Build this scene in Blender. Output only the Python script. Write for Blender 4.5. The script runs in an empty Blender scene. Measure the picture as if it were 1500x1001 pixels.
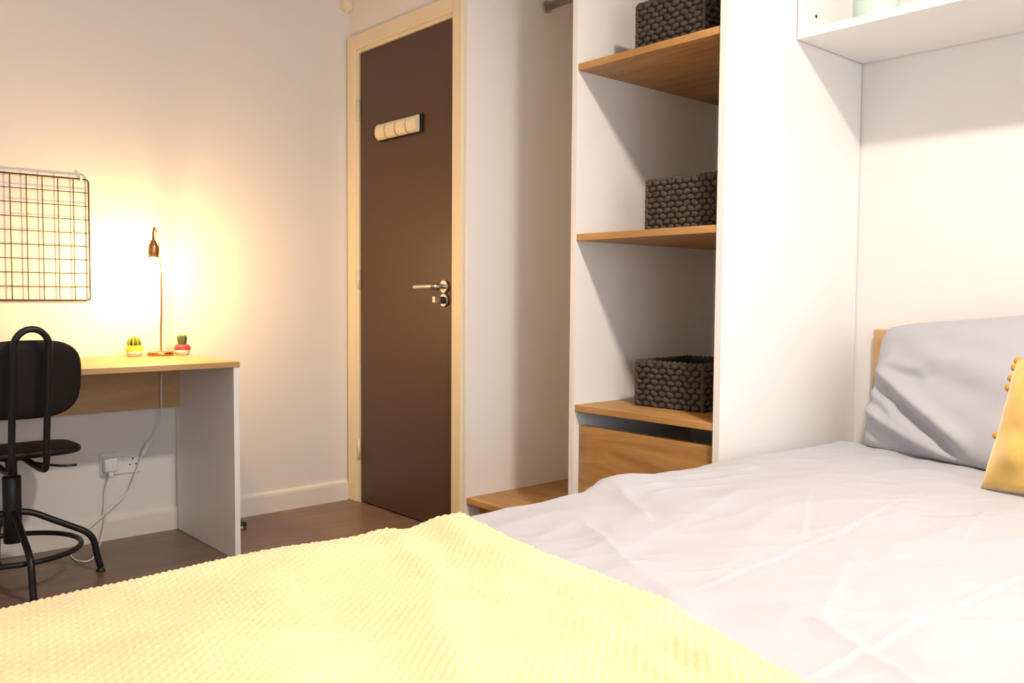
import bpy, bmesh, math, random
from mathutils import Vector, Matrix, noise
random.seed(7)
PI = math.pi
S = bpy.context.scene
COL = S.collection

# ------------------------------------------------------------------ camera
FPX, YAW, PITCH, ROLL = 1275.79, 0.7232219, -0.0521427, 0.0068942
CAM = Vector((-2.058106, -3.446231, 0.930863))
_f = Vector((math.sin(YAW)*math.cos(PITCH), math.cos(YAW)*math.cos(PITCH), math.sin(PITCH)))
_r = Vector((math.cos(YAW), -math.sin(YAW), 0)); _u = _r.cross(_f)
_c, _s = math.cos(ROLL), math.sin(ROLL)
RGT = _c*_r + _s*_u; UPV = -_s*_r + _c*_u; FWD = _f
camd = bpy.data.cameras.new('camera'); camd.sensor_width = 36; camd.lens = FPX/1500*36
camd.clip_start = 0.02
cam = bpy.data.objects.new('camera', camd); COL.objects.link(cam)
cam.matrix_world = Matrix(((RGT.x, UPV.x, -FWD.x, CAM.x), (RGT.y, UPV.y, -FWD.y, CAM.y), (RGT.z, UPV.z, -FWD.z, CAM.z), (0, 0, 0, 1)))
S.camera = cam

def on(px, py, ax, val):
    """point where the ray through a photo pixel meets the plane axis=val"""
    d = RGT*(px-750) + UPV*(500.5-py) + FWD*FPX
    t = (val-CAM[ax])/d[ax]
    return CAM + d*t

# ------------------------------------------------------------------ light
S.view_settings.view_transform = 'Standard'
S.view_settings.look = 'None'
S.view_settings.gamma = 1
S.view_settings.use_curve_mapping = False
S.view_settings.exposure = 0.0
W = bpy.data.worlds.new('sky'); S.world = W; W.use_nodes = True
W.node_tree.nodes['Background'].inputs[0].default_value = (0.75, 0.85, 1.0, 1)
W.node_tree.nodes['Background'].inputs[1].default_value = 0.4
WIN = (-2.75, -0.75, 0.50, 1.80)          # window opening in the wall behind the camera
YB = -4.75
al = bpy.data.lights.new('window_daylight_offscreen', 'AREA'); al.shape = 'RECTANGLE'
al.size = WIN[1]-WIN[0]; al.size_y = WIN[3]-WIN[2]; al.energy = 38; al.color = (0.86, 0.93, 1.0)
alo = bpy.data.objects.new('window_daylight_offscreen', al); COL.objects.link(alo)
alo.location = ((WIN[0]+WIN[1])/2, YB-0.14, (WIN[2]+WIN[3])/2); alo.rotation_euler = (PI/2, 0, 0)
CEIL_E, BULB_E = 820.0, 690.0
CEIL_POS = (-0.78, -3.15)

# ------------------------------------------------------------------ materials
def nt(name):
    m = bpy.data.materials.new(name); m.use_nodes = True
    n = m.node_tree.nodes; return m, n, m.node_tree.links, n['Principled BSDF']
def mat(name, col, rough=0.5, metal=0.0, bump=0, bscale=200, var=0, vscale=4, sheen=0, spec=None, coat=0):
    m, n, l, p = nt(name)
    p.inputs['Base Color'].default_value = (*col, 1); p.inputs['Roughness'].default_value = rough
    p.inputs['Metallic'].default_value = metal
    if spec is not None: p.inputs['Specular IOR Level'].default_value = spec
    if coat: p.inputs['Coat Weight'].default_value = coat; p.inputs['Coat Roughness'].default_value = .15
    if sheen: p.inputs['Sheen Weight'].default_value = sheen; p.inputs['Sheen Roughness'].default_value = .5
    tc = n.new('ShaderNodeTexCoord')
    if bump:
        t = n.new('ShaderNodeTexNoise'); t.inputs['Scale'].default_value = bscale; t.inputs['Detail'].default_value = 3
        l.new(tc.outputs['Object'], t.inputs['Vector'])
        b = n.new('ShaderNodeBump'); b.inputs['Strength'].default_value = bump; b.inputs['Distance'].default_value = .002
        l.new(t.outputs['Fac'], b.inputs['Height']); l.new(b.outputs['Normal'], p.inputs['Normal'])
    if var:
        t = n.new('ShaderNodeTexNoise'); t.inputs['Scale'].default_value = vscale; t.inputs['Detail'].default_value = 4
        l.new(tc.outputs['Object'], t.inputs['Vector'])
        r = n.new('ShaderNodeValToRGB'); r.color_ramp.elements[0].position = .3; r.color_ramp.elements[1].position = .7
        r.color_ramp.elements[0].color = (*[c*(1-var) for c in col], 1); r.color_ramp.elements[1].color = (*[min(1, c*(1+var)) for c in col], 1)
        l.new(t.outputs['Fac'], r.inputs['Fac']); l.new(r.outputs['Color'], p.inputs['Base Color'])
    return m
def wood(name, c0, c1, scale=(2, 40, 40), rough=.45, plank=None, fine=.5):
    m, n, l, p = nt(name)
    tc = n.new('ShaderNodeTexCoord'); mp = n.new('ShaderNodeMapping'); mp.inputs['Scale'].default_value = scale
    l.new(tc.outputs['Object'], mp.inputs['Vector'])
    t = n.new('ShaderNodeTexNoise'); t.inputs['Scale'].default_value = 1; t.inputs['Detail'].default_value = 6
    t.inputs['Roughness'].default_value = .62; t.inputs['Distortion'].default_value = .9
    l.new(mp.outputs['Vector'], t.inputs['Vector'])
    r = n.new('ShaderNodeValToRGB'); e = r.color_ramp.elements
    e[0].position = .33; e[0].color = (*c0, 1); e[1].position = .68; e[1].color = (*c1, 1)
    l.new(t.outputs['Fac'], r.inputs['Fac'])
    out = r.outputs['Color']
    if plank:
        br = n.new('ShaderNodeTexBrick'); br.offset = .37
        mp2 = n.new('ShaderNodeMapping'); l.new(tc.outputs['Object'], mp2.inputs['Vector'])
        l.new(mp2.outputs['Vector'], br.inputs['Vector'])
        br.inputs['Scale'].default_value = 1; br.inputs['Brick Width'].default_value = plank[0]; br.inputs['Row Height'].default_value = plank[1]
        br.inputs['Mortar Size'].default_value = .0012; br.inputs['Mortar Smooth'].default_value = .3
        br.inputs['Color1'].default_value = (.82, .82, .82, 1); br.inputs['Color2'].default_value = (1.1, 1.08, 1.05, 1); br.inputs['Mortar'].default_value = (.55, .55, .55, 1)
        mx = n.new('ShaderNodeMix'); mx.data_type = 'RGBA'; mx.blend_type = 'MULTIPLY'; mx.inputs['Factor'].default_value = .8
        l.new(out, mx.inputs['A']); l.new(br.outputs['Color'], mx.inputs['B']); out = mx.outputs['Result']
    l.new(out, p.inputs['Base Color']); p.inputs['Roughness'].default_value = rough
    b = n.new('ShaderNodeBump'); b.inputs['Strength'].default_value = .12; b.inputs['Distance'].default_value = .001
    l.new(t.outputs['Fac'], b.inputs['Height']); l.new(b.outputs['Normal'], p.inputs['Normal'])
    return m
def emit(name, col, strength):
    m, n, l, p = nt(name)
    p.inputs['Base Color'].default_value = (*col, 1)
    p.inputs['Emission Color'].default_value = (*col, 1); p.inputs['Emission Strength'].default_value = strength
    return m

M = dict(
    wall=mat('wall_paint', (.80, .78, .76), .85, bump=.10, bscale=90),
    ceil=mat('ceiling_paint', (.84, .83, .81), .9),
    gloss=mat('cream_gloss_paint', (.80, .70, .50), .35),
    skirt=mat('skirting_paint', (.80, .77, .72), .4),
    white=mat('white_melamine', (.88, .865, .85), .42, bump=.03, bscale=300),
    oak=wood('oak_laminate', (.34, .17, .054), (.58, .325, .115), (30, 2.2, 14)),
    oakd=wood('oak_drawer', (.34, .17, .054), (.58, .325, .115), (14, 2.4, 19)),
    oakx=wood('oak_desk', (.46, .27, .115), (.60, .38, .18), (2.2, 26, 18)),
    oakh=wood('oak_headboard', (.50, .30, .13), (.64, .42, .20), (10, 2.2, 14)),
    floor=wood('floor_laminate', (.185, .112, .078), (.28, .175, .122), (1.6, 26, 4), rough=.38, plank=(1.2, .19)),
    door=mat('dark_door_laminate', (.076, .037, .018), .42, bump=.04, bscale=160),
    black=mat('black_metal', (.010, .010, .011), .42, metal=.2),
    blackseat=mat('black_seat', (.012, .010, .010), .55, spec=.3),
    steel=mat('satin_steel', (.62, .58, .52), .28, metal=1),
    brass=mat('antique_brass', (.45, .27, .12), .30, metal=1),
    wire=mat('dark_wire', (.05, .032, .02), .5, metal=.3),
    plastic=mat('white_plastic', (.82, .82, .82), .35),
    dark=mat('dark_hole', (.02, .02, .02), .6),
    duvet=mat('grey_cotton', (.43, .432, .475), .85, bump=.25, bscale=900, sheen=.1),
    mustard=mat('mustard_velvet', (.66, .42, .09), .75, var=.16, vscale=14, sheen=.5, bump=.2, bscale=350),
    pom=mat('mustard_pompom', (.60, .32, .06), .9, bump=.8, bscale=500),
    blanket=mat('yellow_waffle_fleece', (.82, .64, .33), .9, var=.13, vscale=7, sheen=.6, bump=.5, bscale=420),  # mottled colour variation paints in the nap's light and dark shading
    rope=mat('dark_seagrass', (.066, .050, .038), .8, var=.35, vscale=30, bump=.8, bscale=260),
    liner=mat('basket_inside', (.03, .024, .02), .9),
    mint=mat('mint_ceramic', (.56, .70, .62), .5),
    yellowpot=mat('yellow_glaze', (.86, .68, .04), .35),
    redpot=mat('red_glaze', (.72, .05, .05), .35),
    pot=mat('pale_glaze', (.80, .70, .60), .4),
    cactus=mat('cactus_green', (.055, .10, .03), .7),
    cactusy=mat('cactus_rib_yellow', (.50, .40, .04), .7),
    rubber=mat('black_rubber', (.012, .014, .014), .5),
    matt=mat('mattress_ticking', (.75, .75, .74), .9),
    divan=mat('grey_bed_base', (.30, .29, .29), .9),
    frame=mat('window_frame_white', (.8, .8, .8), .4),
    globe=emit('lit_globe', (1.0, .87, .74), CEIL_E),
    bulb=emit('lit_bulb', (1.0, .57, .19), BULB_E),
)

# ------------------------------------------------------------------ mesh helpers
def link(name, me, m=None, parent=None, smooth=False):
    o = bpy.data.objects.new(name, me); COL.objects.link(o)
    if m is not None and not me.materials: me.materials.append(M[m] if isinstance(m, str) else m)
    if parent: o.parent = parent
    if smooth:
        for p in me.polygons: p.use_smooth = True
    return o
def fin(bm, name, m, parent=None, smooth=False):
    me = bpy.data.meshes.new(name); bm.normal_update(); bm.to_mesh(me); bm.free()
    return link(name, me, m, parent, smooth)
def empty(name, loc=(0, 0, 0), rz=0):
    o = bpy.data.objects.new(name, None); COL.objects.link(o); o.location = loc; o.rotation_euler = (0, 0, rz)
    o.empty_display_size = .05
    return o
def tag(o, label, cat, group=None):
    o['label'] = label; o['category'] = cat
    if group: o['group'] = group
    return o
def struct(o): o['kind'] = 'structure'; return o
def add_box(bm, a, b, bev=0, seg=2):
    x0, y0, z0 = [min(p, q) for p, q in zip(a, b)]; x1, y1, z1 = [max(p, q) for p, q in zip(a, b)]
    r = bmesh.ops.create_cube(bm, size=1)
    bmesh.ops.scale(bm, vec=(x1-x0, y1-y0, z1-z0), verts=r['verts'])
    bmesh.ops.translate(bm, vec=((x0+x1)/2, (y0+y1)/2, (z0+z1)/2), verts=r['verts'])
    if bev:
        es = list({e for v in r['verts'] for e in v.link_edges})
        bmesh.ops.bevel(bm, geom=es, offset=bev, segments=seg, affect='EDGES', profile=.5)
def box(name, a, b, m, parent=None, bev=.0015):
    """a box whose object origin is at its own centre, so grain differs from board to board"""
    c = Vector([(p+q)/2 for p, q in zip(a, b)])
    bm = bmesh.new(); add_box(bm, Vector(a)-c, Vector(b)-c, bev)
    o = fin(bm, name, m, parent); o.location = c
    return o
def add_tube(bm, pts, r, n=10, closed=False, cap=True):
    pts = [Vector(p) for p in pts]; N = len(pts)
    rs = r if isinstance(r, (list, tuple)) else [r]*N
    rings = []; ref = None
    for i, p in enumerate(pts):
        a = pts[(i-1) % N] if (closed or i > 0) else p
        b = pts[(i+1) % N] if (closed or i < N-1) else p
        t = (b-a).normalized()
        if ref is None:
            ref = Vector((0, 0, 1)) if abs(t.z) < .9 else Vector((1, 0, 0))
        u = (ref - t*ref.dot(t)).normalized(); ref = u; v = t.cross(u)
        rings.append([bm.verts.new(p + (u*math.cos(2*PI*k/n) + v*math.sin(2*PI*k/n))*rs[i]) for k in range(n)])
    for i in range(N if closed else N-1):
        A, B = rings[i], rings[(i+1) % N]
        for k in range(n): bm.faces.new((A[k], A[(k+1) % n], B[(k+1) % n], B[k]))
    if cap and not closed:
        bm.faces.new(list(reversed(rings[0]))); bm.faces.new(rings[-1])
def add_lathe(bm, prof, n=28, center=(0, 0, 0)):
    c = Vector(center); rings = []
    for r, z in prof:
        if r < 1e-6: rings.append([bm.verts.new(c+Vector((0, 0, z)))])
        else: rings.append([bm.verts.new(c+Vector((r*math.cos(2*PI*k/n), r*math.sin(2*PI*k/n), z))) for k in range(n)])
    for A, B in zip(rings, rings[1:]):
        for k in range(n):
            a, b = A[k % len(A)], A[(k+1) % len(A)]; c2, d = B[(k+1) % len(B)], B[k % len(B)]
            vs = [];
            for v in (a, b, c2, d):
                if v not in vs: vs.append(v)
            if len(vs) > 2: bm.faces.new(vs)
def tube(name, pts, r, m, parent=None, n=10, closed=False):
    bm = bmesh.new(); add_tube(bm, pts, r, n, closed); return fin(bm, name, m, parent, True)
def lathe(name, prof, m, parent=None, n=28, loc=(0, 0, 0), smooth=True):
    bm = bmesh.new(); add_lathe(bm, prof, n); o = fin(bm, name, m, parent, smooth); o.location = loc; return o
def spline(pts, sub=8, closed=False):
    pts = [Vector(p) for p in pts]; N = len(pts); out = []
    for i in range(N if closed else N-1):
        if closed: p0, p1, p2, p3 = (pts[(i+k) % N] for k in (-1, 0, 1, 2))
        else: p0, p1, p2, p3 = pts[max(i-1, 0)], pts[i], pts[i+1], pts[min(i+2, N-1)]
        for s in range(sub):
            t = s/sub
            out.append(.5*((2*p1) + (p2-p0)*t + (2*p0-5*p1+4*p2-p3)*t*t + (3*p1-p0-3*p2+p3)*t**3))
    if not closed: out.append(pts[-1])
    return out
def autosmooth(o, ang=40):
    for p in o.data.polygons: p.use_smooth = True
    try: o.data.set_sharp_from_angle(angle=math.radians(ang))
    except Exception: pass
def lerp(a, b, t): return a+(b-a)*t
def sstep(a, b, x):
    t = max(0, min(1, (x-a)/(b-a))); return t*t*(3-2*t)
def interp(tab, x):
    if x <= tab[0][0]: return tab[0][1]
    for (a, va), (b, vb) in zip(tab, tab[1:]):
        if x <= b: return va+(vb-va)*sstep(a, b, x)
    return tab[-1][1]

# ------------------------------------------------------------------ room shell
ZC, XL, XB = 2.48, -3.3, 0.772
def slab(name, a, b, m):
    return struct(box(name, a, b, m, bev=0))
slab('floor', (XL-.1, YB-.1, -.08), (XB+.12, .12, 0), 'floor')
slab('ceiling', (XL-.1, YB-.1, ZC), (XB+.12, .12, ZC+.08), 'ceil')
slab('wall_desk', (XL-.1, 0, 0), (XB+.12, .1, ZC), 'wall')
slab('wall_left', (XL-.1, YB-.1, 0), (XL, 0, ZC), 'wall')
slab('wall_bed', (XB, YB-.1, 0), (XB+.1, 0, ZC), 'wall')
bm = bmesh.new()
add_box(bm, (XL, YB-.12, 0), (WIN[0], YB, ZC)); add_box(bm, (WIN[1], YB-.12, 0), (XB, YB, ZC))
add_box(bm, (WIN[0], YB-.12, 0), (WIN[1], YB, WIN[2])); add_box(bm, (WIN[0], YB-.12, WIN[3]), (WIN[1], YB, ZC))
struct(fin(bm, 'wall_window', 'wall'))
bm = bmesh.new()
for a, b in (((WIN[0], YB-.09, WIN[2]), (WIN[0]+.05, YB-.04, WIN[3])), ((WIN[1]-.05, YB-.09, WIN[2]), (WIN[1], YB-.04, WIN[3])),
             ((WIN[0], YB-.09, WIN[2]), (WIN[1], YB-.04, WIN[2]+.05)), ((WIN[0], YB-.09, WIN[3]-.05), (WIN[1], YB-.04, WIN[3])),
             (((WIN[0]+WIN[1])/2-.03, YB-.09, WIN[2]), ((WIN[0]+WIN[1])/2+.03, YB-.04, WIN[3]))):
    add_box(bm, a, b, .003)
struct(fin(bm, 'window_1', 'frame'))
# door wall: over-door piece and narrow returns (plane x = 0)
DY0, DY1, DZ = -.094, -.766, 1.986       # door leaf
bm = bmesh.new()
add_box(bm, (0.004, -.8375, DZ+.03), (.11, 0, ZC)); add_box(bm, (0.004, -.07, 0), (.11, 0, DZ+.03)); add_box(bm, (0.004, -.8375, 0), (.11, -.79, DZ+.03))
struct(fin(bm, 'wall_door', 'wall'))
# architrave and frame
struct(box('trim_1', (-.016, -.074, 0), (.004, -.012, 2.068), 'gloss', bev=.004))
struct(box('trim_2', (-.016, -.8355, 0), (.006, -.780, 2.068), 'gloss', bev=.004))
struct(box('trim_3', (-.0155, -.7805, 2.004), (.0065, -.0735, 2.0678), 'gloss', bev=.004))
bm = bmesh.new()
add_box(bm, (-.006, -.092, 0), (.108, -.072, DZ+.0235), .001); add_box(bm, (-.006, -.786, 0), (.108, -.7675, DZ+.0235), .001); add_box(bm, (-.0055, -.770, DZ+.003), (.106, -.090, DZ+.022), .001)
struct(fin(bm, 'trim_4', 'gloss'))
# skirting boards
def skirting(name, x0, x1):
    bm = bmesh.new()
    prof = [(0, 0), (-.015, 0), (-.015, .072), (-.013, .082), (-.006, .089), (0, .09)]
    L = [bm.verts.new((x0, y, z)) for y, z in prof]; R = [bm.verts.new((x1, y, z)) for y, z in prof]
    for i in range(len(prof)): j = (i+1) % len(prof); bm.faces.new((L[i], L[j], R[j], R[i]))
    bm.faces.new(L); bm.faces.new(list(reversed(R))); bmesh.ops.recalc_face_normals(bm, faces=bm.faces)
    return struct(fin(bm, name, 'skirt'))
skirting('baseboard_desk', XL, -.016)

# ------------------------------------------------------------------ door
door = struct(box('door_1', (.002, DY1+.002, .006), (.046, DY0-.002, DZ), 'door', bev=.0015))
def dpart(o): o.parent = door; o.matrix_parent_inverse = Matrix.Translation(-Vector(door.location)); return o
for hz in (.24, 1.0, 1.74):
    bm = bmesh.new(); add_tube(bm, [(-.006, DY0+.003, hz-.045), (-.006, DY0+.003, hz+.045)], .006, 10)
    dpart(fin(bm, 'hinge', 'gloss', None, True))
hy, hz = -.716, .966
def disc_x(name, y, z, r, x0, x1, m, n=28):
    bm = bmesh.new(); add_tube(bm, [(x0, y, z), (x1+.002, y, z), (x1, y, z)], [r, r, r*.9], n); return dpart(fin(bm, name, m, None, False))
disc_x('handle_rose', hy, hz, .026, .003, -.008, 'steel')
bm = bmesh.new()
add_tube(bm, spline([(-.006, hy, hz), (-.035, hy, hz), (-.050, hy+.006, hz), (-.056, hy+.022, hz), (-.056, hy+.08, hz-.001), (-.056, hy+.125, hz-.002)], 6), .0095, 12)
dpart(fin(bm, 'door_handle', 'steel', None, True))
disc_x('lock_rose', hy, hz-.053, .026, .003, -.008, 'steel')
disc_x('lock_cylinder', hy, hz-.053, .014, -.007, -.020, 'rubber')
bm = bmesh.new(); add_box(bm, (-.052, hy-.004, hz-.066), (-.019, hy+.004, hz-.040), .003); add_box(bm, (-.054, hy-.004, hz-.064), (-.044, hy+.010, hz-.038), .003)
dpart(fin(bm, 'thumb_turn', 'steel'))

# coat rack on the door: four flip-up hooks in a dark holder
cr = empty('coat_hook_rack', (0, -.412, 1.62))
bm = bmesh.new(); add_box(bm, (-.010, -.158, -.037), (.0035, .153, .037), .003); fin(bm, 'backplate', 'blackseat', cr)
for k in range(4):
    y0 = .147 - k*.0755; y1 = y0-.0690
    bm = bmesh.new(); N = 10
    prof = [(-.010, -.034), (-.018, -.033), (-.029, -.024), (-.034, -.008), (-.034, .008), (-.029, .024), (-.018, .033), (-.010, .034)]
    L = [bm.verts.new((x, y0, z)) for x, z in prof]; R = [bm.verts.new((x, y1, z)) for x, z in prof]
    for i in range(len(prof)-1): bm.faces.new((L[i], R[i], R[i+1], L[i+1]))
    bm.faces.new((L[-1], R[-1], R[0], L[0]))
    bm.faces.new(L); bm.faces.new(list(reversed(R))); bmesh.ops.recalc_face_normals(bm, faces=bm.faces)
    bmesh.ops.bevel(bm, geom=[e for e in bm.edges], offset=.002, segments=2, affect='EDGES')
    autosmooth(fin(bm, 'hook', 'gloss', cr), 35)
tag(cr, 'rack of four cream flip-up coat hooks mounted on the dark brown door', 'coat rack')

# sensor in the corner above the door
ms = empty('motion_sensor', (-.012, -.010, 2.185))
lathe('sensor_housing', [(0, 0), (.018, .001), (.027, .006), (.031, .016), (.031, .055), (.026, .075), (0, .08)], 'gloss', ms, 24)
lathe('sensor_lens', [(.0, -.004), (.010, -.003), (.014, .0015), (.014, .004), (0, .004)], 'plastic', ms, 20)
tag(ms, 'small rounded cream sensor fixed high in the wall corner beside the door', 'sensor')

# ------------------------------------------------------------------ wardrobe
wd = empty('open_wardrobe', (.0, -1.42, 0))
def wpart(name, a, b, m, bev=.0012, parent=wd):
    o = box(name, a, b, m, None, bev); o.parent = wd; o.matrix_parent_inverse = wd.matrix_world.inverted() if False else Matrix.Translation((0, 1.42, 0)); return o
ZW = 2.30
for y0, y1 in ((-.836, -.854), (-1.405, -1.427), (-1.980, -2.002)):
    wpart('side_panel', (.0015, y1, 0.0), (XB-.004, y0, ZW), 'white')
    wpart('edge_strip', (0, y1, 0.0), (.002, y0, ZW), 'white', 0)
wpart('back_panel', (XB-.012, -1.98, .1), (XB-.003, -.854, ZW), 'white', 0)
wpart('top_panel', (0.002, -1.98, ZW-.02), (XB-.012, -.854, ZW), 'white')
for z in (1.688, 1.136, .572):
    wpart('shelf', (.004, -1.9805, z-.022), (XB-.013, -1.4265, z), 'oak')
wpart('base_shelf', (.002, -1.4055, .134), (XB-.013, -.8535, .156), 'oak')
wpart('base_shelf', (.004, -1.9805, .134), (XB-.013, -1.4265, .156), 'oak')
wpart('plinth', (.07, -1.405, 0.001), (.088, -.854, .134), 'oakd')
wpart('plinth', (.07, -1.98, 0.001), (.088, -1.427, .134), 'oakd')
dr = wpart('drawer', (.024, -1.977, .160), (.042, -1.430, .502), 'oakd')
bm = bmesh.new()
add_box(bm, (.042, -1.972, .17), (.62, -1.958, .44)); add_box(bm, (.042, -1.449, .17), (.62, -1.435, .44)); add_box(bm, (.042, -1.958, .17), (.62, -1.449, .185)); add_box(bm, (.606, -1.958, .185), (.62, -1.449, .44))
db = fin(bm, 'drawer_box', 'white'); db.parent = dr; db.matrix_parent_inverse = (Matrix.Translation((0, 1.42, 0)) @ Matrix.Identity(4)) if False else Matrix.Translation(-(Vector(dr.location)))
bm = bmesh.new(); add_tube(bm, [(.40, -.854, 2.092), (.40, -1.405, 2.092)], .0155, 16); rl = fin(bm, 'hanging_rail', 'steel', None, True); rl.parent = wd; rl.matrix_parent_inverse = Matrix.Translation((0, 1.42, 0))
for y, d in ((-.854, -1), (-1.405, 1)):
    bm = bmesh.new(); add_tube(bm, [(.40, y, 2.092), (.40, y+d*.012, 2.092)], .024, 20); f = fin(bm, 'rail_flange', 'steel', None, False); f.parent = rl
tag(wd, 'white built-in open wardrobe with oak shelves, a drawer and a hanging rail', 'wardrobe')

# ------------------------------------------------------------------ woven baskets
def basket_meshes(w, d, h, rows, pitch):
    """w along local x, d along local y, h height; knots staggered like basket weave"""
    hw, hd = w/2, d/2; bm = bmesh.new(); rnd = random.Random(3)
    sides = [((-hw, -hd), (1, 0), w, (0, -1)), ((hw, -hd), (0, 1), d, (1, 0)), ((hw, hd), (-1, 0), w, (0, 1)), ((-hw, hd), (0, -1), d, (-1, 0))]
    rh = h/rows
    tmp = bmesh.new(); bmesh.ops.create_uvsphere(tmp, u_segments=8, v_segments=5, radius=1)
    tv = [v.co.copy() for v in tmp.verts]; tf = [[v.index for v in f.verts] for f in tmp.faces]; tmp.free()
    def knot(c, ax, nrm, lx, lz, ln, tilt):
        zx = Vector((ax.x, ax.y, 0)); up = Vector((0, 0, 1))
        a = zx*math.cos(tilt)+up*math.sin(tilt); b = -zx*math.sin(tilt)+up*math.cos(tilt)
        vs = [bm.verts.new(c + a*v.x*lx + b*v.z*lz + nrm*v.y*ln) for v in tv]
        for f in tf: bm.faces.new([vs[i] for i in f])
    for (ox, oy), (ax, ay), L, (nx, ny) in sides:
        n = max(3, round(L/pitch)); p = L/n; A = Vector((ax, ay, 0)); Nn = Vector((nx, ny, 0))
        for r in range(rows):
            z = (r+.5)*rh
            for k in range(n):
                off = .25 if r % 2 else -.25
                c = Vector((ox, oy, z)) + A*((k+.5+off)*p) + Nn*(.002+rnd.uniform(-.0015, .0015))
                knot(c, A, Nn, p*.50, rh*.50, .0075, rnd.uniform(-.2, .2)+(.25 if (k+r) % 2 else -.25))
        # braided rim: small slanted loops
        m = max(4, round(L/(pitch*.62)))
        for k in range(m):
            c = Vector((ox, oy, h-.001+rnd.uniform(-.001, .001))) + A*((k+.5)*L/m)
            knot(c, A, Nn, L/m*.62, .0075, .0085, .5)
    for sx in (-1, 1):
        for sy in (-1, 1):
            for r in range(rows*2):
                knot(Vector((sx*hw, sy*hd, (r+.5)*rh/2)), Vector((1, 0, 0)), Vector((0, 1, 0)), .0075, rh*.4, .0075, 0)
    me = bpy.data.meshes.new('weave'); bm.normal_update(); bm.to_mesh(me); bm.free()
    for p in me.polygons: p.use_smooth = True
    b2 = bmesh.new(); t = .006
    add_box(b2, (-hw, -hd, .002), (hw, hd, .010)); add_box(b2, (-hw, -hd, .010), (hw, -hd+t, h-.004)); add_box(b2, (-hw, hd-t, .010), (hw, hd, h-.004))
    add_box(b2, (-hw, -hd+t, .010), (-hw+t, hd-t, h-.004)); add_box(b2, (hw-t, -hd+t, .010), (hw, hd-t, h-.004))
    m2 = bpy.data.meshes.new('basket_lining'); b2.normal_update(); b2.to_mesh(m2); b2.free()
    return me, m2
def basket(loc, rz, w, d, h, rows, pitch, m, label):
    o = empty('woven_basket', loc, rz)
    a, b = basket_meshes(w, d, h, rows, pitch)
    wv = link('weave', a, m, o); wv['kind'] = 'stuff'
    link('basket_lining', b, 'liner', o)
    tag(o, label, 'basket', 'woven baskets on the wardrobe shelves')
    return o
BW = dict(w=.265, d=.30, rows=8)
basket((.31, -1.687, .573), -PI/2+.05, .255, .30, .146, 8, .032, 'rope', 'lowest dark woven seagrass basket, on the oak shelf just above the drawer')
basket((.235, -1.790, 1.137), -PI/2, .265, .30, .156, 9, .030, 'rope', 'dark chunky woven basket on the middle oak shelf of the wardrobe')
basket((.235, -1.735, 1.689), -PI/2, .255, .30, .158, 9, .032, 'rope', 'topmost dark woven basket, on the highest oak shelf of the wardrobe')

# ------------------------------------------------------------------ overhead cupboard
cx0, cz0, cy0, cy1 = .355, 1.712, -2.006, -3.66
oc = empty('overhead_cupboard', (XB-.004, (cy0+cy1)/2, cz0))
def ocp(name, a, b, m='white', bev=.0012):
    o = box(name, a, b, m, None, bev); o.parent = oc; o.matrix_parent_inverse = Matrix.Translation(-Vector(oc.location)); return o
ocp('bottom_panel', (cx0, cy1, cz0), (XB-.004, cy0, cz0+.024))
sp = ocp('side_panel', (cx0, cy0-.024, cz0+.024), (XB-.004, cy0, 2.30))
ocp('side_panel', (cx0, cy1, cz0+.024), (XB-.004, cy1+.024, 2.30))
ocp('top_panel', (cx0, cy1+.024, 2.276), (XB-.004, cy0-.024, 2.30))
ocp('back_panel', (XB-.016, cy1+.024, cz0+.024), (XB-.004, cy0-.024, 2.276))
bm = bmesh.new(); add_tube(bm, [(.418, cy0-.0235, 1.788), (.418, cy0-.0255, 1.788)], .0055, 14); o = fin(bm, 'shelf_pin_hole', 'dark'); o.parent = oc; o.matrix_parent_inverse = Matrix.Translation(-Vector(oc.location))
tag(oc, 'white open-fronted cupboard mounted on the wall above the bed', 'cupboard')
mp = empty('mint_pot', (.435, on(1283, 10, 0, .435).y, cz0+.024))
lathe('pot_body', [(0, 0), (.056, 0), (.060, .004), (.062, .012), (.064, .12), (.063, .124), (.059, .124), (.058, .116), (.055, .02), (0, .018)], 'mint', mp, 36)
tag(mp, 'pale mint green round pot standing in the overhead cupboard', 'pot')

# ------------------------------------------------------------------ desk
desk = empty('desk', (-.772, -.017, 0))
DW, DD, DH = 1.25, .545, .697
bx = lambda n, a, b, m, bev=.0012: box(n, a, b, m, desk, bev)
bx('desktop', (-DW, -DD, DH-.019), (.002, -.002, DH), 'oakx')
bx('side_panel', (-.020, -DD+.004, 0.001), (0, -.004, DH-.019), 'white')
bx('side_panel', (-DW+.002, -DD+.004, 0.001), (-DW+.022, -.004, DH-.019), 'white')
bx('modesty_panel', (-DW+.022, -.040, .492), (-.020, -.022, DH-.019), 'oakx')
tag(desk, 'white sided desk with an oak top standing against the wall', 'desk')

# wire grid on the wall
GX1, GZ0, GZ1, GY = -1.098, .905, 1.345, -.012
NC = 12; GX0 = GX1-NC*.0508
wg = empty('wire_grid_panel', ((GX0+GX1)/2, GY, GZ0))
def rr(x0, x1, z0, z1, r, n=6):
    out = []
    for cx, cz, a0 in ((x1-r, z1-r, 0), (x0+r, z1-r, PI/2), (x0+r, z0+r, PI), (x1-r, z0+r, 1.5*PI)):
        for k in range(n+1): a = a0+k*PI/2/n; out.append((cx+r*math.cos(a), 0, cz+r*math.sin(a)))
    return out
cxm = (GX0+GX1)/2
tube('grid_frame', rr(GX0-cxm, GX1-cxm, 0, GZ1-GZ0, .012), .0030, 'wire', wg, 8, True)
for k in range(1, NC):
    tube('wire', [(GX0-cxm+k*.0508, .0025, 0), (GX0-cxm+k*.0508, .0025, GZ1-GZ0)], .0016, 'wire', wg, 6)
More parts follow.
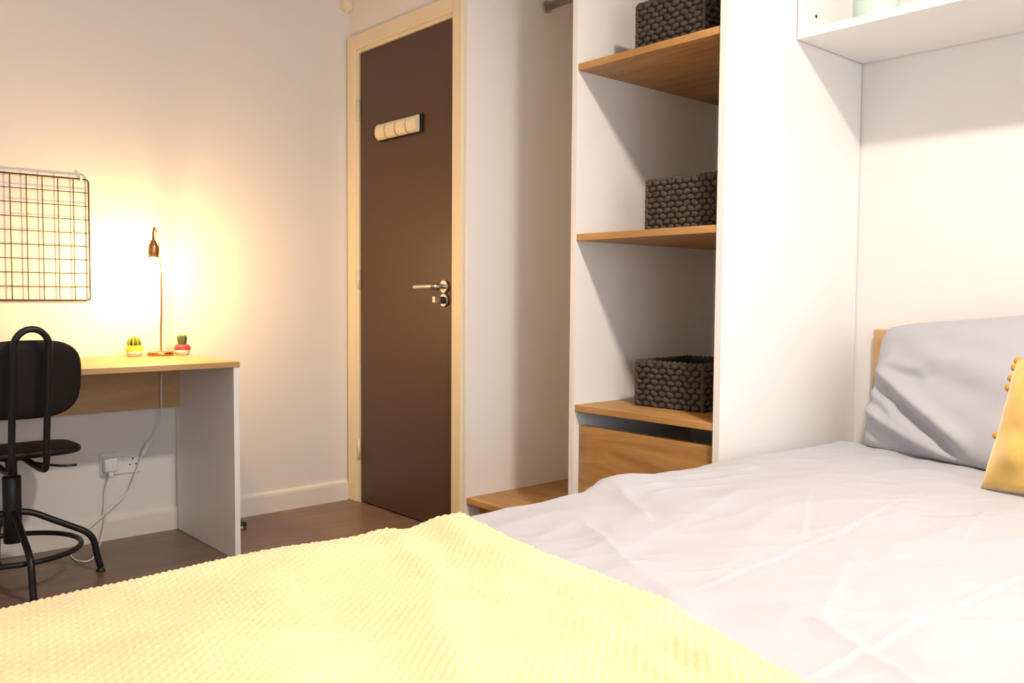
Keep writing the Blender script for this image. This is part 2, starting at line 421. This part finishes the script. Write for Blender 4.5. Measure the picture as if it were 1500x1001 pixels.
for k in range(1, 9):
    tube('wire', [(GX0-cxm, -.0005, k*(GZ1-GZ0)/9), (GX1-cxm, -.0005, k*(GZ1-GZ0)/9)], .0016, 'wire', wg, 6)
for x in (GX1-.026, GX0+.026):
    bm = bmesh.new(); add_box(bm, (x-cxm-.004, -.006, GZ1-GZ0-.008), (x-cxm+.004, .0135, GZ1-GZ0+.008), .002); fin(bm, 'wall_hook', 'plastic', wg)
tag(wg, 'dark metal wire grid board hung on the wall above the desk', 'wire grid')

# ------------------------------------------------------------------ desk lamp
lb = on(235, 515, 1, -.105); LX, LY = lb.x, -.105
lamp = empty('desk_lamp', (LX, LY, DH))
lathe('lamp_base', [(0, 0), (.045, 0), (.047, .002), (.047, .012), (.044, .015), (.008, .017), (.006, .022), (0, .022)], 'brass', lamp, 36)
Bp = on(224.5, 345, 1, -.235) - Vector((LX, LY, DH))          # top of the socket
m1 = on(236.5, 455, 1, -.112) - Vector((LX, LY, DH)); m2 = on(236, 410, 1, -.125) - Vector((LX, LY, DH)); m3 = on(233, 370, 1, -.150) - Vector((LX, LY, DH))
m4 = on(229, 341, 1, -.190) - Vector((LX, LY, DH)); m5 = on(226, 334, 1, -.220) - Vector((LX, LY, DH))
pole = spline([(m1.x, .004, .012), (m1.x, .002, .10), m1, m2, m3, m4, m5, Bp+Vector((0, 0, .006)), Bp-Vector((0, 0, .006))], 8)
bulbx, bulby, bz = Bp
tube('lamp_pole', pole, .0038, 'brass', lamp, 10)
so = lathe('bulb_socket', [(0, .0), (.004, .0), (.005, -.016), (.0095, -.019), (.0105, -.025), (.016, -.033), (.0185, -.044), (.019, -.078), (.017, -.080), (0, -.080)], 'brass', lamp, 24, (bulbx, bulby, bz))
bl = lathe('light_bulb', [(0, 0), (.012, -.002), (.013, -.014), (.018, -.026), (.0225, -.040), (.0225, -.052), (.018, -.064), (.010, -.071), (0, -.073)], 'bulb', lamp, 24, (bulbx, bulby, bz-.080))
tag(lamp, 'antique brass desk lamp with a bare glowing bulb on the desk', 'lamp')

# cacti
def cactus(px, py, y, potm, label, kind):
    p = on(px, py, 1, y)
    o = empty('cactus_pot', (p.x, y, DH))
    lathe('pot_base', [(0, 0), (.021, 0), (.026, .004), (.0285, .012), (.0295, .019), (0, .019)], 'pot', o, 28)
    lathe('pot_rim', [(.0293, .0185), (.0305, .024), (.029, .034), (.023, .040), (.017, .0405), (.016, .036), (0, .036)], potm, o, 28)
    bm = bmesh.new()
    n, mrows = 36, 12
    H, R = (.040, .0225) if kind == 'round' else (.042, .018)
    rings = []
    for i in range(mrows+1):
        t = i/mrows
        if kind == 'round': r = R*math.sin(PI*(.18+.82*t))**.75 if t < 1 else 0
        else: r = R*(.80+.25*t)*(1-(max(0, t-.75)/.25)**2*.45)
        r = max(r, .0005); z = .034+H*t
        rings.append([bm.verts.new(((r*(1+(.10 if kind == 'round' else .05)*math.cos(9*2*PI*k/n)))*math.cos(2*PI*k/n), (r*(1+.10*math.cos(9*2*PI*k/n)))*math.sin(2*PI*k/n), z)) for k in range(n)])
    for A, B in zip(rings, rings[1:]):
        for k in range(n): bm.faces.new((A[k], A[(k+1) % n], B[(k+1) % n], B[k]))
    bm.faces.new(rings[-1]); bm.faces.new(list(reversed(rings[0])))
    fin(bm, 'cactus', 'cactus', o, True)
    bm = bmesh.new()
    if kind == 'round':
        for k in range(9):
            a = 2*PI*k/9
            add_tube(bm, [((R*1.09*max(.03, math.sin(PI*(.18+.82*t))**.75)+.0003)*math.cos(a), (R*1.09*max(.03, math.sin(PI*(.18+.82*t))**.75)+.0003)*math.sin(a), .034+H*t) for t in [i/10 for i in range(11)]], .0022, 6)
        fin(bm, 'cactus_rib', 'cactusy', o, True)
    else:
        rnd = random.Random(5)
        for k in range(5):
            a = rnd.uniform(0, 2*PI); bmesh.ops.create_uvsphere(bm, u_segments=8, v_segments=6, radius=.0045, matrix=Matrix.Translation((.010*math.cos(a), .010*math.sin(a), .075)))
        fin(bm, 'cactus_tip', 'cactusy', o, True)
    tag(o, label, 'cactus')
cactus(197, 505, -.085, 'yellowpot', 'round ribbed mini cactus in a yellow rimmed pot on the desk', 'round')
cactus(267, 505, -.110, 'redpot', 'small upright mini cactus in a red rimmed pot on the desk', 'upright')

# ------------------------------------------------------------------ socket, plug and cable
s0 = on(143, 699, 1, 0); s1 = on(208, 660, 1, 0)
scx, scz = (s0.x+s1.x)/2, .288
ps = empty('power_socket', (scx, 0, scz))
bm = bmesh.new(); add_box(bm, (-.074, -.009, -.043), (.074, .001, .043), .003); fin(bm, 'socket_plate', 'plastic', ps)
for sx2 in (-.012, .012):
    bm = bmesh.new(); add_box(bm, (sx2-.008, -.0125, .006), (sx2+.008, -.007, .026), .002); fin(bm, 'rocker_switch', 'plastic', ps)
for hx, hz2, w, h in ((.044, .012, .004, .008), (.033, -.010, .007, .004), (.055, -.010, .007, .004), (-.044, .012, .004, .008)):
    bm = bmesh.new(); add_box(bm, (hx-w/2, -.0096, hz2-h/2), (hx+w/2, -.008, hz2+h/2)); fin(bm, 'pin_hole', 'dark', ps)
tag(ps, 'white double wall socket under the desk', 'socket')
cb = empty('power_cable', (scx-.044, -.03, scz))
o0 = Vector(cb.location)
bm = bmesh.new(); add_box(bm, (-.024, -.016, -.026), (.024, .0205, .026), .008, 3); add_box(bm, (-.009, -.012, -.044), (.009, .006, -.022), .004); autosmooth(fin(bm, 'power_plug', 'plastic', cb))
def cpt(px, py, y): return on(px, py, 1, y)-o0
path = [cpt(236.5, 548, -.075), cpt(236, 575, -.075), cpt(236, 600, -.07), cpt(233, 622, -.05), cpt(221, 645, -.035)]
path2 = [cpt(208, 668, -.035), cpt(198, 695, -.035), cpt(186, 722, -.03), cpt(160, 748, -.03), cpt(130, 775, -.04)]
fl = [(112, 800), (104, 812), (112, 821), (130, 822), (140, 812), (148, 795)]
path2 += [on(x, y, 2, .004)-o0 for x, y in fl[:5]]
path2 += [cpt(150, 785, -.05), cpt(157, 740, -.045), cpt(157, 712, -.035), Vector((0, -.003, -.040))]
tube('cable', spline(path, 8), .0028, 'plastic', cb, 8)
tube('cable', spline(path2, 8), .0028, 'plastic', cb, 8)
a, b = path[-1], path2[0]
bm = bmesh.new(); d = (b-a); add_tube(bm, [a-d*.02, a+d*.15, a+d*.5, a+d*.85, b+d*.02], [.005, .0095, .011, .0095, .005], 12); fin(bm, 'inline_switch', 'plastic', cb, True)
tag(cb, 'white lamp cable with inline switch and plug hanging under the desk', 'cable')

# door stop on the floor
dstop = empty('door_stop', tuple(on(353, 775, 2, 0)))
lathe('rubber_ring', [(0, 0), (.020, 0), (.022, .004), (.022, .020), (.019, .027), (0, .027)], 'rubber', dstop, 24)
lathe('steel_cap', [(.0225, .002), (.0232, .004), (.0232, .012), (.0225, .014)], 'steel', dstop, 24)
tag(dstop, 'small black and steel round door stop on the floor beside the desk', 'door stop')

# ------------------------------------------------------------------ chair
ch = empty('swivel_chair', (-1.434, -.340, 0))
for ang in (-10, -90, -190, -270):
    a = math.radians(ang); ca, sa = math.cos(a), math.sin(a)
    P = [(.020, .232), (.06, .222), (.12, .190), (.180, .158), (.212, .138), (.232, .110), (.242, .06), (.252, .016)]
    lg = tube('leg', spline([(r*ca, r*sa, z) for r, z in P], 5), .0105, 'black', ch, 12)
    f = lathe('foot', [(0, 0), (.014, 0), (.015, .003), (.014, .008), (.008, .011), (.008, .020), (0, .020)], 'rubber', lg, 16, (.2525*ca, .2525*sa, 0))
tube('foot_ring', [(.195*math.cos(2*PI*k/40), .195*math.sin(2*PI*k/40), .112) for k in range(40)], .0085, 'black', ch, 10, True)
lathe('hub', [(0, .135), (.026, .135), (.027, .139), (.027, .345), (.025, .349), (0, .349)], 'black', ch, 24)
lathe('gas_post', [(.017, .346), (.017, .395), (.030, .400), (.030, .412), (0, .412)], 'black', ch, 20)
# seat: rounded, slightly dished board
def outline(n, hw, hd, e):
    out = []
    for k in range(n):
        t = 2*PI*k/n; c, s = math.cos(t), math.sin(t)
        out.append((math.copysign(abs(c)**(2/e), c)*hw, math.copysign(abs(s)**(2/e), s)*hd))
    return out
bm = bmesh.new(); ol = outline(48, .195, .185, 2.9); rings = []
for sc, z in ((.0, .414), (.5, .414), (.93, .415), (.985, .419), (1.0, .426), (.99, .434), (.95, .438), (.5, .431), (0, .429)):
    if sc == 0: rings.append([bm.verts.new((0, .012, z))])
    else: rings.append([bm.verts.new((x*sc, .012+y*sc, z+.012*(y/.185*sc)**2*(1 if y < 0 else -1.2))) for x, y in ol])
for A, B in zip(rings, rings[1:]):
    n = 48
    for k in range(n):
        vs = []
        for v in (A[k % len(A)], A[(k+1) % n % len(A)], B[(k+1) % n % len(B)], B[k % len(B)]):
            if v not in vs: vs.append(v)
        if len(vs) > 2: bm.faces.new(vs)
bmesh.ops.recalc_face_normals(bm, faces=bm.faces)
fin(bm, 'seat', 'blackseat', ch, True)
# backrest: curved rounded board
bm = bmesh.new(); ol = outline(48, .152, .118, 3.2); BZ = .675
def bpos(x, z, t):
    yy = -.282 - .046*(z-.118)/.236 + .9*x*x
    return Vector((x-.006, yy+t, BZ+z))
fr, bk = [], []
for sc in (0, .35, .7, .93, 1.0):
    for lst, t in ((fr, .006), (bk, -.006)):
        tt = t if sc < .99 else t*.35
        lst.append([bm.verts.new(bpos(x*sc, z*sc*(1-.10*(x/.158)**2*0), tt)) for x, z in ol] if sc else [bm.verts.new(bpos(0, 0, t))])
def skin(rs, flip=False):
    for A, B in zip(rs, rs[1:]):
        for k in range(48):
            vs = []
            for v in (A[k % len(A)], A[(k+1) % 48 % len(A)], B[(k+1) % 48 % len(B)], B[k % len(B)]):
                if v not in vs: vs.append(v)
            if len(vs) > 2: bm.faces.new(vs)
skin(fr); skin(bk); skin([fr[-1], bk[-1]])
bmesh.ops.recalc_face_normals(bm, faces=bm.faces)
fin(bm, 'backrest', 'blackseat', ch, True)
hl = .046; xo = -.008
lo = [(xo-hl, -.02, .400), (xo-hl, -.10, .398), (xo-hl, -.22, .400), (xo-hl, -.268, .418), (xo-hl, -.280, .50), (xo-hl, -.300, .62), (xo-hl, -.322, .74)]
top = [(xo-hl*math.cos(t), -.328-.010*math.sin(t), .775+.052*math.sin(t)) for t in [i*PI/8 for i in range(9)]]
hi = [(2*xo-x, y, z) for x, y, z in reversed(lo)]
tube('back_tube', spline(lo+top+hi, 4), .0098, 'black', ch, 12)
tube('height_lever', spline([(.02, -.03, .404), (.06, -.10, .396), (.105, -.155, .392), (.150, -.16, .390)], 5), .004, 'black', ch, 8)
tag(ch, 'black swivel chair with a tubular loop back tucked under the desk', 'chair')

# ------------------------------------------------------------------ bed
BX0, BX1, BY0, BY1 = -1.93, .735, -2.115, -3.62
bed = empty('bed', ((BX0+BX1)/2, (BY0+BY1)/2, 0))
def bp(n, a, b, m, bev=.004, par=None):
    o = box(n, a, b, m, None, bev); o.parent = bed; o.matrix_parent_inverse = Matrix.Translation(-Vector(bed.location)); return o
bp('headboard', (BX1-.002, BY1-.03, .10), (XB-.003, -2.084, .829), 'oakh', .002)
bp('bed_base', (BX0+.02, BY1+.01, .09), (BX1-.003, BY0-.03, .27), 'divan', .01)
bp('mattress', (BX0+.02, BY1+.01, .27), (BX1-.003, BY0-.035, .425), 'matt', .03)
for x in (BX0+.12, BX1-.12):
    for y in (BY0-.12, BY1+.12): bp('leg', (x-.03, y-.03, 0), (x+.03, y+.03, .091), 'oakh')
tag(bed, 'double bed with a low oak headboard against the wall', 'bed')

def edge_bump(x):
    return interp([(-1.95, .0), (-.95, -.004), (-.88, .000), (-.66, -.006), (-.625, .008), (-.595, .021), (-.52, .022), (-.41, .005), (-.2, .004), (.03, .002), (.25, -.006), (.42, -.004), (.50, .000), (.58, -.016), (.7, -.03)], x)
def seg_crease(x, y, a, b, w):
    """0..1 weight and signed offset across the segment a-b"""
    ax, ay = a; bx_, by_ = b; dx, dy = bx_-ax, by_-ay; L = math.hypot(dx, dy)
    t = ((x-ax)*dx+(y-ay)*dy)/(L*L); s = ((x-ax)*-dy+(y-ay)*dx)/L
    f = sstep(-.12, .1, t)*(1-sstep(.9, 1.12, t))
    return f, s
CREASES = [((-.05, -2.595), (-.55, -2.655), .0032, .0055), ((-.50, -2.645), (-1.0, -2.668), .0030, .0055), ((-.35, -2.962), (-.82, -2.960), .0032, .0055), ((-.80, -2.955), (-1.25, -2.940), .0032, .0055), ((-.45, -2.36), (-.95, -2.46), .004, .03),
           ((-1.00, -2.86), (-1.10, -3.05), .012, .016), ((-.92, -2.38), (-1.10, -2.74), .012, .045), ((-.15, -2.25), (.10, -2.62), .004, .03), ((-.70, -2.75), (-.98, -2.86), .0025, .012),
           ((-.62, -2.18), (-.74, -2.36), .012, .018), ((-.50, -2.15), (-.15, -2.23), .007, .012), ((-.55, -2.20), (-.20, -2.27), .006, .012), ((-.58, -2.24), (-.30, -2.31), .005, .010),
           ((-.86, -2.30), (-.98, -2.50), .008, .014), ((-.20, -2.62), (.0, -2.72), .005, .010), ((-.6, -2.67), (-.72, -2.80), .004, .010), ((-.85, -3.0), (-.6, -3.25), .006, .02), ((-.98, -2.80), (-.80, -3.05), .005, .009), ((-.30, -2.45), (-.62, -2.62), .003, .008), ((-.1, -2.75), (-.5, -2.84), .003, .009), ((-1.02, -2.55), (-.85, -2.68), .004, .008)]
def duvet_h(x, y):
    z = .4925
    e = math.exp(-((y+2.13)/.10)**2)
    z += edge_bump(x)*e + (-.010*sstep(.0, .55, x))*(1-e)
    z += .010*noise.noise(Vector((x*1.6+3, y*1.6, .3))) + .0045*noise.noise(Vector((x*4.5, y*6.5, 1.7)))
    # long soft rumples
    w = noise.noise(Vector((x*3+9, y*9, 5.1))); z += .0035*(1-abs(w)*2.2)
    w = noise.noise(Vector((x*7.5+y*5, y*7-x*3, 8.3))); z += .0028*(1-abs(w)*2.0)
    for a, b, amp, wd_ in CREASES:
        f, s = seg_crease(x, y, a, b, wd_)
        if f > 0 and abs(s) < wd_*6: z += f*amp*(math.exp(-abs(s)/wd_) - .55*math.exp(-((s-wd_*1.5)/(wd_*1.6))**2))
    w = noise.noise(Vector((x*11+y*4, y*17+x*6, 12.4))); z += .0022*(1-abs(w)*2.4)*(.4+noise.noise(Vector((x*2.5, y*2.5, 9))))
    return z
def bed_cloth(name, x0f, x1f, ys, hfun, lift, drop, m, nx, ny, yedge, rad, parent=None):
    """cloth lying on the bed: u runs along the bed, v from the far drop over the edge to the near side"""
    verts = []; faces = []
    L0 = drop; Larc = rad*PI/2; Lflat = (yedge-rad)-ys; Ltot = L0+Larc+Lflat
    for j in range(ny+1):
        s = Ltot*j/ny
        for i in range(nx+1):
            u = i/nx
            if s < L0: yy, zz, k = yedge, -(rad+(L0-s)), 0.0
            elif s < L0+Larc:
                a = (s-L0)/rad; yy, zz, k = yedge-rad+rad*math.cos(a), -rad+rad*math.sin(a), math.sin(a)
            else: yy, zz, k = yedge-rad-(s-L0-Larc), 0.0, 1.0
            xa, xb = x0f(yy), x1f(yy); x = xa+(xb-xa)*u
            h = hfun(x, min(yy, yedge-rad*.5)) if True else 0
            z = h+lift(x, yy, u)+zz
            if k < 1:
                ww = (1-k)*min(1, (-zz)/.05)
                yy += ww*(.006+.009*math.sin(x*23+2*math.sin(x*7))*min(1, -zz/.15)+.004*noise.noise(Vector((x*9, zz*4, 2))))
            verts.append((x, yy, z))
    for j in range(ny):
        for i in range(nx):
            a = j*(nx+1)+i; faces.append((a, a+nx+1, a+nx+2, a+1))
    me = bpy.data.meshes.new(name); me.from_pydata(verts, [], faces); me.update()
    return link(name, me, m, parent, True)
def bl_edge(y): return -1.0 + .205*(y+2.13) + .010*math.sin((y+2.1)*9)
YE = -2.075
dv = bed_cloth('duvet', lambda y: -1.50, lambda y: .60-.03*math.sin(y*5), -3.60, duvet_h, lambda x, y, u: -.045*sstep(.06, .17, bl_edge(min(y, -2.1))-x)-.020*sstep(.94, 1.0, u), .24, 'duvet', 560, 460, YE, .05)
so_ = dv.modifiers.new('thickness', 'SOLIDIFY'); so_.thickness = .018; so_.offset = -1
tag(dv, 'crumpled pale grey cotton duvet spread over the bed', 'duvet')

# blanket -----------------------------------------------------------
def blanket_h(x, y):
    z = .4965 + .004*noise.noise(Vector((x*2+7, y*2, .7)))
    z += .006*noise.noise(Vector((x*5, y*4, 3.3)))
    e = math.exp(-((y+2.13)/.09)**2)
    z += e*interp([(-1.95, -.002), (-1.7, .003), (-1.48, .008), (-1.25, .002), (-1.19, .005), (-1.13, -.006), (-1.07, .003), (-1.02, .0), (-.98, -.006)], x)
    for a, b, amp, w in (((-1.06, -2.14), (-1.13, -2.30), .012, .028), ((-1.20, -2.17), (-1.28, -2.42), .010, .030), ((-1.12, -2.42), (-1.22, -2.80), .012, .030),
                         ((-1.45, -2.2), (-1.62, -2.6), .007, .05), ((-1.33, -2.45), (-1.50, -2.75), .008, .04), ((-1.22, -2.60), (-1.30, -3.0), .008, .03)):
        f, s = seg_crease(x, y, a, b, w)
        if f > 0: z += f*amp*(math.exp(-(s/w)**2) - .5*math.exp(-((s-w*1.8)/(w*1.3))**2))
    d = duvet_h(x, min(y, -2.10))-.045*sstep(.06, .17, bl_edge(y)-x)+.010
    k = .012; h = max(0, min(1, .5+.5*(d-z)/k)); return z*(1-h)+d*h+k*h*(1-h)
PW = 2*PI/.0185
def bl_lift(x, y, u):
    ed = abs(bl_edge(y)-x)
    w = math.sin(PW*(x-.222*y)*.98)*math.sin(PW*y)
    return   .0026*w + .0012*noise.noise(Vector((x*160, y*160, 0))) - .006*max(0, 1-ed/.014)**2 - 2.4*max(0, -1.90-x)**1.4
bk_ = bed_cloth('waffle_blanket', lambda y: -2.0, bl_edge, -3.56, blanket_h, bl_lift, .19, 'blanket', 330, 480, YE+.012, .052)
so_ = bk_.modifiers.new('thickness', 'SOLIDIFY'); so_.thickness = .010; so_.offset = -1
tag(bk_, 'soft yellow waffle textured blanket laid across the foot of the bed', 'blanket')

# pillows -----------------------------------------------------------
def patch_pillow(name, BL, BR, TL, TR, thick, m, folds, parent=None, n=72, bow=0, back=.55, rnd_=.06):
    BL, BR, TL, TR = map(Vector, (BL, BR, TL, TR))
    def cen(u, v): return (BL*(1-u)+BR*u)*(1-v)+(TL*(1-u)+TR*u)*v
    nrm = (BR-BL).cross(TL-BL).normalized()
    if nrm.x > 0: nrm = -nrm
    W_, H_ = (BR-BL).length, (TL-BL).length
    verts = []; faces = []
    def pin(u, v):
        # seams pull in between the corners
        uu = u+(.5-u)*.045*(1-(2*v-1)**2)*abs(2*u-1)**2
        vv = v+(.5-v)*.05*(1-(2*u-1)**2)*abs(2*v-1)**2
        q = abs(2*u-1)**5*abs(2*v-1)**5; uu += (.5-uu)*rnd_*q; vv += (.5-vv)*rnd_*q
        return uu, vv
    for side, k in ((1, 1.0), (-1, back)):
        for j in range(n+1):
            for i in range(n+1):
                u, v = i/n, j/n; uu, vv = pin(u, v)
                a, b = abs(2*u-1), abs(2*v-1)
                t = ((1-a**2.6)*(1-b**2.6))**.48
                p = cen(uu, vv); d = t*thick*k
                if side > 0:
                    for (fa, fb, amp, w) in folds:
                        f, s = seg_crease(u*W_, v*H_, (fa[0]*W_, fa[1]*H_), (fb[0]*W_, fb[1]*H_), w)
                        d += t**.7*f*amp*(math.exp(-(s/w)**2)-.9*math.exp(-((s+w*1.5)/(w*.9))**2))
                    d += t**.6*(.009*noise.noise(Vector((u*3.2, v*4.5, 4)))+.005*noise.noise(Vector((u*8+v*4, v*8-u*5, 6))))
                verts.append(p+nrm*side*d*(1 if side > 0 else 1))
    N = (n+1)**2
    for s0_ in (0, N):
        for j in range(n):
            for i in range(n):
                a = s0_+j*(n+1)+i; q = (a, a+1, a+n+2, a+n+1)
                faces.append(q if s0_ == 0 else tuple(reversed(q)))
    me = bpy.data.meshes.new(name); me.from_pydata(verts, [], faces)
    bm = bmesh.new(); bm.from_mesh(me); bmesh.ops.remove_doubles(bm, verts=bm.verts, dist=.0004); bmesh.ops.recalc_face_normals(bm, faces=bm.faces); bm.to_mesh(me); bm.free()
    o = link(name, me, m, parent, True); return o, cen, nrm
FOLDS = [((.06, .58), (.50, .12), .034, .024), ((.00, .30), (.46, -.02), .030, .024), ((.10, .64), (.30, .56), .010, .018), ((.02, .42), (.20, .30), .014, .018), ((.22, .74), (.8, .42), .012, .04), ((.15, .30), (.40, .10), .010, .016), ((.05, .90), (.5, .80), .006, .03)]
pl, _, _ = patch_pillow('pillow', (.50, -2.165, .470), (.20, -2.93, .478), (.665, -2.150, .846), (.665, -2.90, .93), .085, 'duvet', FOLDS)
tag(pl, 'large creased grey cotton pillow leaning against the oak headboard', 'pillow')
cu = empty('cushion', (.06, -2.87, .49))
co, cen, cn = patch_pillow('cushion_cover', (.085, -2.668, .493), (.00, -3.04, .493), (.215, -2.690, .79), (.13, -3.06, .80), .062, 'mustard', [((.0, .05), (.3, .3), .008, .03)], None, 48, rnd_=-.01)
co.parent = cu; co.matrix_parent_inverse = Matrix.Translation(-Vector(cu.location))
bm = bmesh.new(); bmesh.ops.create_icosphere(bm, subdivisions=3, radius=.0098)
for v in bm.verts: v.co *= 1+.09*noise.noise(v.co*260)
pme = bpy.data.meshes.new('pompom'); bm.to_mesh(pme); bm.free()
for p in pme.polygons: p.use_smooth = True
pos = [(-.022, t) for t in (.985, .93, .845, .77, .40)] + [(1.02, t) for t in (.95, .82, .69, .56, .43, .30, .17)]
for u, v in pos:
    if u < .5: u = -.014+.0225*(1-(2*v-1)**2)+.03*abs(2*v-1)**5
    o = link('pompom', pme, 'pom', cu); o.location = cen(u, v)-Vector(cu.location)
tag(cu, 'mustard velvet cushion with pompom trim propped against the grey pillow', 'cushion')

# ------------------------------------------------------------------ flush ceiling light
pd = empty('ceiling_light_offscreen', (CEIL_POS[0], CEIL_POS[1], ZC))
bm = bmesh.new(); add_lathe(bm, [(.0, 0), (.112, 0), (.112, -.020), (.108, -.026), (.092, -.026), (.090, -.021), (0, -.021)], 48); fin(bm, 'light_housing', 'plastic', pd)
lathe('light_panel_offscreen', [(.0905, -.0225), (0, -.0225)], 'globe', pd, 48, smooth=False)
tag(pd, 'lit flush round ceiling light above the bed', 'ceiling light')
